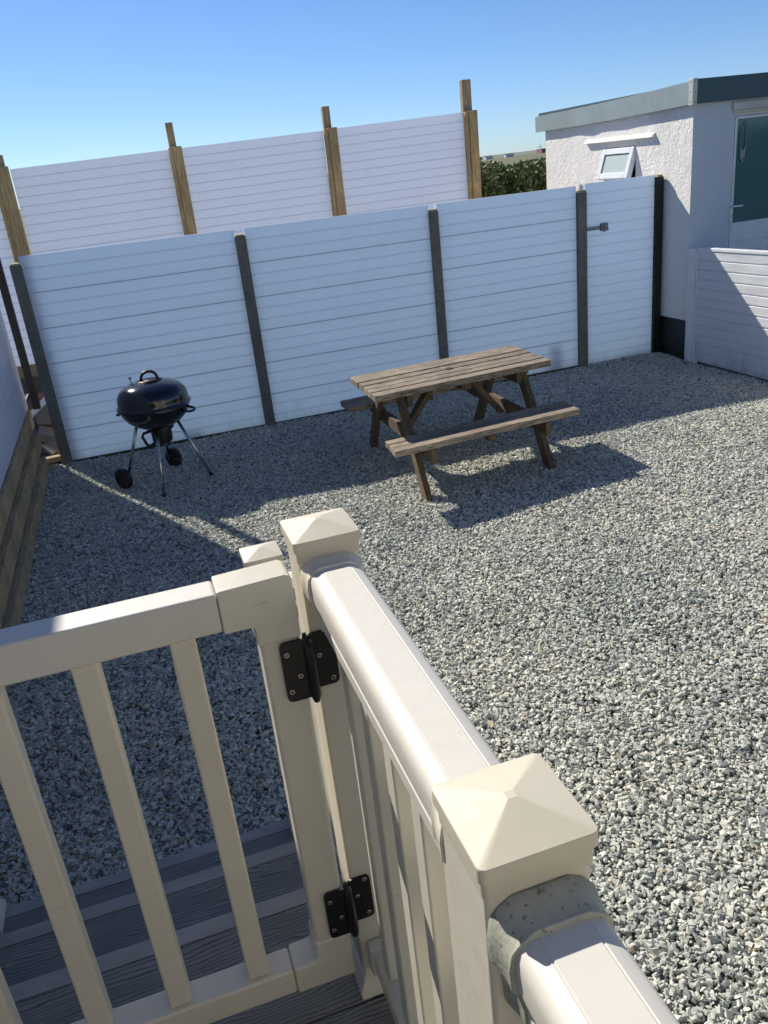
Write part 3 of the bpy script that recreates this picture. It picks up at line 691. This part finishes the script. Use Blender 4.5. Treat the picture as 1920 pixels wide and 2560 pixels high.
def cross(s, grow=0, zc=1.542, cx=RC):
    """bracket outline around the rail"""
    o = [(-.024, .052), (.024, .052), (.036, .045), (.045, .035), (.048, .018), (.047, -.006), (.038, -.014), (.036, -.058), (.028, -.064), (-.028, -.064), (-.036, -.058), (-.038, -.014), (-.047, -.006), (-.048, .018), (-.045, .035), (-.036, .045)]
    return [(cx + x * s + (grow if x > 0 else -grow) * min(1, abs(x) / .045), zc + z * s + grow * z / .05) for x, z in o]
def brk(parent, ya, yb, mat, zo=0):      # flared socket, wide at ya (post) and tight at yb (rail)
    b = MB(); rings = []
    for t, g in ((0, .0035), (.12, .0035), (.30, .0022), (.5, .0003), (.8, -.0008), (.94, -.0002), (1.0, .0004)):
        y = ya + (yb - ya) * t; rings.append([(x, y, z + zo) for x, z in cross(1.0, g)])
    b.loft(rings); return b.build('rail_bracket', mat, parent, .0015, auto=50)
ra = empty('deck_balustrade', (.2275, .85, DZ), 'cream vinyl balustrade running away from the camera beside the deck, its rail level', 'railing')
vpost(ra, RC, 1.2075, DZ, 1.6275); vpost(ra, RC, .5115, DZ, 1.6275); vpost(ra, RC, -.20, DZ, 1.6275)
for y0, y1 in ((.562, 1.157), (-.15, .461)):
    zt = 0 if y0 > 0 else -.012
    b = MB(); b.prism(prof, lambda p: (p[0], y0, p[1] + zt), lambda p: (p[0], y1, p[1] + zt)); b.build('top_rail', M_rail, ra, auto=32)
    b = MB(); b.prism([(-.030, 0), (-.022, .008), (.022, .008), (.030, 0), (.030, -.045), (-.030, -.045)], lambda p: (RC + p[0], y0, .745 + p[1]), lambda p: (RC + p[0], y1, .745 + p[1])); b.build('bottom_rail', M_vinyl, ra, .003)
    n = 5; 
    for i in range(n):
        yc = y1 - .078 - i * .109
        b = MB(); b.box(RC - .0195, RC + .0195, yc - .0195, yc + .0195, .754, 1.4885); b.build('baluster', M_vinyl, ra, .004, seg=3)
    for ya, yb in ((y0, y0 + .026), (y1, y1 - .026)):
        b = MB(); b.box(RC - .037, RC + .037, min(ya, yb), max(ya, yb), .69, .764); b.build('bottom_bracket', M_vinyl, ra, .006)
brk(ra, 1.1575, 1.122, M_vinyl); brk(ra, .5618, .596, M_vinyl)
tag(brk(ra, .4613, .424, M_stain, -.010), 'green algae-stained rail bracket'); brk(ra, -.15, -.115, M_vinyl)

# stair rail beyond the gate
def stairrail(xc, label):
    s = empty('stair_balustrade', (xc, 1.8, .18), label, 'railing', 'stair railings')
    vpost(s, xc, 2.15, .18, 1.183)
    d0, d1 = Vector((xc, 1.258, 1.50)), Vector((xc, 2.098, 1.085))
    pr = [(0, .035), (.020, .035), (.030, .031), (.037, .020), (.038, .0), (.030, -.008), (.028, -.04), (-.028, -.04), (-.030, -.008), (-.038, 0), (-.037, .020), (-.030, .031), (-.020, .035)]
    b = MB(); b.prism(pr, lambda p: (d0.x + p[0], d0.y, d0.z + p[1]), lambda p: (d1.x + p[0], d1.y, d1.z + p[1])); b.build('handrail', M_rail, s, auto=32)
    b = MB(); b.prism([(-.025, 0), (.025, 0), (.025, -.045), (-.025, -.045)], lambda p: (xc + p[0], 1.272, .80 + p[1]), lambda p: (xc + p[0], 2.098, .385 + p[1])); b.build('bottom_rail', M_vinyl, s, .003)
    for i in range(6):
        y = 1.36 + i * .127; t = (y - 1.258) / .84
        b = MB(); b.box(xc - .0185, xc + .0185, y - .0185, y + .0185, .80 - .415 * t - .02, 1.50 - .415 * t - .03); b.build('baluster', M_vinyl, s, .004)
    return s
stairrail(RC, 'cream sloping stair railing whose capped newel shows behind the gate corner')
stairrail(-.787, 'left-hand stair railing of which only the foot of the newel shows at the picture edge')
lp = empty('gate_post', (-.787, 1.2075, DZ), 'cream capped post that carries the latch side of the gate at the left', 'post'); vpost(lp, -.787, 1.2075, DZ, 1.6275)

# vinyl gate
vg = empty('deck_gate', (-.28, 1.17, .70), 'cream vinyl picket gate with black hinges across the top of the steps', 'gate')
G0, G1 = 1.1412, 1.2035
def rbox(name, x0, x1, y0, y1, z0, z1, bev, par=vg, mat=M_vinyl):
    return MB().box(x0, x1, y0, y1, z0, z1).build(name, mat, par, bev, seg=3)
rbox('top_rail', -.655, .0437, G0 + .0015, G1 - .0015, 1.5125, 1.5795, .006, mat=M_rail)
rbox('bottom_rail', -.655, .0437, G0 + .0015, G1 - .0015, .7105, .770, .006)
rbox('stile', .0945, .1585, G0 + .002, G1 - .002, .80, 1.49, .007)
rbox('stile', -.72, -.656, G0 + .002, G1 - .002, .7105, 1.5795, .007)
def elbow(pts):
    b = MB(); b.prism(pts, lambda p: (p[0], G0 - .001, p[1]), lambda p: (p[0], G1 + .001, p[1])); return b.build('corner_fitting', M_vinyl, vg, .006, seg=3)
e1 = elbow([(.0440, 1.5095), (.0875, 1.5095), (.0912, 1.505), (.0912, 1.474), (.1608, 1.474), (.1608, 1.577), (.158, 1.583), (.150, 1.5865), (.0440, 1.5835)])
e2 = elbow([(.0440, .7080), (.1608, .7080), (.1608, .818), (.0912, .818), (.0912, .786), (.086, .776), (.078, .773), (.0440, .773)])
for x, z in ((.060, 1.540), (.113, 1.556), (.138, 1.500)): MB().tube((x, G0 - .0012, z), (x, G0 - .0018, z), .0072, n=24).build('plug', M_vinyl, e1)
for x, z in ((.064, .742), (.118, .752)): MB().tube((x, G0 - .0012, z), (x, G0 - .0018, z), .0072, n=24).build('plug', M_vinyl, e2)
for x in (-.020, -.1665, -.307, -.4535, -.60): rbox('baluster', x - .0203, x + .0203, 1.1525, 1.1925, .7705, 1.5120, .005)
# hinges
def hinge(zc, first):
    h = MB(); r = .010
    def plate(x0, x1, y, z0, z1):
        n = 6; pts = []
        for cx, cz, a0 in ((x1 - r, z1 - r, 0), (x0 + r, z1 - r, 90), (x0 + r, z0 + r, 180), (x1 - r, z0 + r, 270)):
            for i in range(n + 1):
                t = R(a0 + 90 * i / n); pts.append((cx + r * math.cos(t), cz + r * math.sin(t)))
        h.prism(pts, lambda p: (p[0], y - .0045, p[1]), lambda p: (p[0], y, p[1]))
    plate(.1225, .168, G0 - .0012, zc - .055, zc + .056); plate(.171, .2155, 1.1575, zc - .052, zc + .052)
    h.path([(.1665, 1.147, zc + .060), (.1665, 1.145, zc + .050), (.1675, 1.137, zc + .042), (.1685, 1.134, zc), (.1685, 1.134, zc - .052), (.1685, 1.134, zc - .064)], [.003, .005, .0085, .0085, .0085, .005], 14)
    h.box(.167, .176, 1.137, 1.1565, zc - .045, zc + .045)
    H = h.build('hinge', M_hinge, vg, auto=45)
    pts = [(.132, G0 - .0058, .034), (.149, G0 - .0058, -.010), (.131, G0 - .0058, -.036), (.187, 1.1528, .008), (.205, 1.1528, -.040), (.205, 1.1528, .044)]
    for x, y, dz in pts: screw(H, (x, y, zc + dz), .0046)
hinge(1.415, True); hinge(.878, False)

# ------------------------------------------------------------------ static caravan behind the camera (lights and reflects as in the place)
cv = empty('static_caravan', (1.5, -2.8, 0), 'cream clad static caravan behind the deck', 'caravan')
M_clad = vinyl('caravan_cladding', (.66, .61, .50), .5, .1)
b = MB()
for k in range(13): b.box(-2.6, 5.5, -1.42 - .0, -1.40 + .004 * (k % 1), .45 + .2 * k, .648 + .2 * k)
b.box(-2.6, 5.5, -4.6, -1.421, .45, 3.05); b.build('wall', M_clad, cv, .004)
b = MB(); b.box(-2.8, 5.7, -4.8, -1.25, 3.055, 3.15); b.build('roof', M_fascia, cv, .01)
b = MB(); b.box(1.6, 3.4, -1.398, -1.385, 1.45, 2.45); b.build('window', M_dglass, cv)

# ------------------------------------------------------------------ hedge and far country
def leaves(name, mat, n, fn, size, seed, parent=None):
    rng = np.random.default_rng(seed); P = fn(rng, n); n = len(P)
    d1 = rng.normal(size=(n, 3)); d1 /= np.linalg.norm(d1, axis=1)[:, None]
    d2 = rng.normal(size=(n, 3)); d2 -= (d1 * d2).sum(1)[:, None] * d1; d2 /= np.linalg.norm(d2, axis=1)[:, None]
    s = rng.uniform(.5, 1.2, n)[:, None] * size
    V = np.stack([P - d1 * s, P + d2 * s * .5, P + d1 * s, P - d2 * s * .5], 1).reshape(-1, 3)
    me = bpy.data.meshes.new(name); me.vertices.add(n * 4); me.vertices.foreach_set('co', V.astype(np.float32).ravel())
    me.loops.add(n * 4); me.loops.foreach_set('vertex_index', np.arange(n * 4, dtype=np.int32))
    me.polygons.add(n); me.polygons.foreach_set('loop_start', (np.arange(n) * 4).astype(np.int32)); me.polygons.foreach_set('loop_total', np.full(n, 4, np.int32))
    me.update(calc_edges=True); me.materials.append(mat)
    o = bpy.data.objects.new(name, me); sc.collection.objects.link(o)
    if parent: o.parent = parent
    return o
a = Mat('hedge_leaf', (.09, .11, .03), .6); rnd = a.n('ShaderNodeNewGeometry').outputs['Random Per Island']
a.col(a.ramp(rnd, [(0, (.08, .10, .03)), (.5, (.17, .21, .06)), (.8, (.28, .30, .10)), (1, (.24, .18, .10))])); M_leaf = a.m
def hedge_pts(rng, n):
    x = rng.uniform(3.6, 13, n); y = rng.uniform(14.2, 16.0, n); z = rng.uniform(0, 1, n) ** .7
    top = 1.99 + .07 * np.sin(x * 2.2) + .05 * np.sin(x * 5.3 + y * 3) + .05 * np.sin(x * 11)
    front = .14 * np.sin(x * 4 + z * 5) + .1 * np.sin(x * 9 + z * 9)
    k = (y > 14.3 + front); return np.stack([x, y + 0, z * top], 1)[k]
hd = leaves('hedge', M_leaf, 110000, hedge_pts, .055, 4); tag(hd, 'dense clipped green hedge beyond the fences beside the outbuilding', 'hedge')
a = Mat('far_hill', (.16, .18, .15), 1); a.col(a.ramp(a.noise(.01, 6, .7), [(.35, (.13, .15, .13)), (.65, (.22, .22, .17))])); M_hill = a.m
vs = []; fs = []; n = 80
for i in range(n + 1):
    x = -3000 + 9000 * i / n; hgt = 7 + 9 * max(0, noise.noise(Vector((x * .0011, 0, 0))) + .35) + 6 * max(0, (x - 800) / 1500) * (1 if x < 2500 else .8)
    vs += [(x, 2600, -1), (x, 3100, hgt), (x, 3700, -1)]
for i in range(n):
    fs += [(i * 3, (i + 1) * 3, (i + 1) * 3 + 1, i * 3 + 1), (i * 3 + 1, (i + 1) * 3 + 1, (i + 1) * 3 + 2, i * 3 + 2)]
tag(MB().add(vs, fs).build('hills', M_hill, None, smooth=True), kind='structure')
M_farw = plain('far_white', (.7, .7, .7), .7); M_farr = plain('far_red', (.30, .16, .15), .8)
def far(xr, d): return Vector((xr * d, d, 0))
wt = empty('wind_turbine', tuple(far(.5345, 1500)), 'thin leaning white mast on the horizon beside the outbuilding', 'mast')
p = far(.5345, 1500); b = MB(); b.tube(p, p + Vector((0, 0, 12)), .9, .5); b.build('tower', M_farw, wt)
b = MB()
for a_ in (75, 195, 315):
    t = R(a_); b.tube(p + Vector((0, -1, 12)), p + Vector((9 * math.cos(t), -1, 12 + 9 * math.sin(t))), .5, .15, 6)
b.build('rotor', M_farw, wt)
for x, s, l in ((.493, 6, 'tiny white farmhouse on the horizon left of the mast'), (.465, 5, 'tiny white farmhouse on the horizon nearest the tall timber post')):
    p = far(x, 1100); e = empty('farmhouse', tuple(p), l, 'house', 'far white houses')
    b = MB(); b.box(p.x - s, p.x + s, p.y, p.y + 6, -.1, 3.0); b.build('wall', M_farw, e)
    b = MB(); b.prism([(0, 3.05), (6, 3.05), (3, 4.6)], lambda q: (p.x - s, p.y + q[0], q[1]), lambda q: (p.x + s, p.y + q[0], q[1])); b.build('roof', M_hill, e)
p = far(.541, 1400); e = empty('factory', tuple(p), 'low reddish works on the horizon touching the outbuilding edge', 'factory')
b = MB(); b.box(p.x - 6, p.x + 30, p.y, p.y + 20, 0, 7).box(p.x + 4, p.x + 9, p.y, p.y + 5, 7, 15).box(p.x + 14, p.x + 20, p.y, p.y + 5, 7, 12); b.build('wall', M_farr, e)
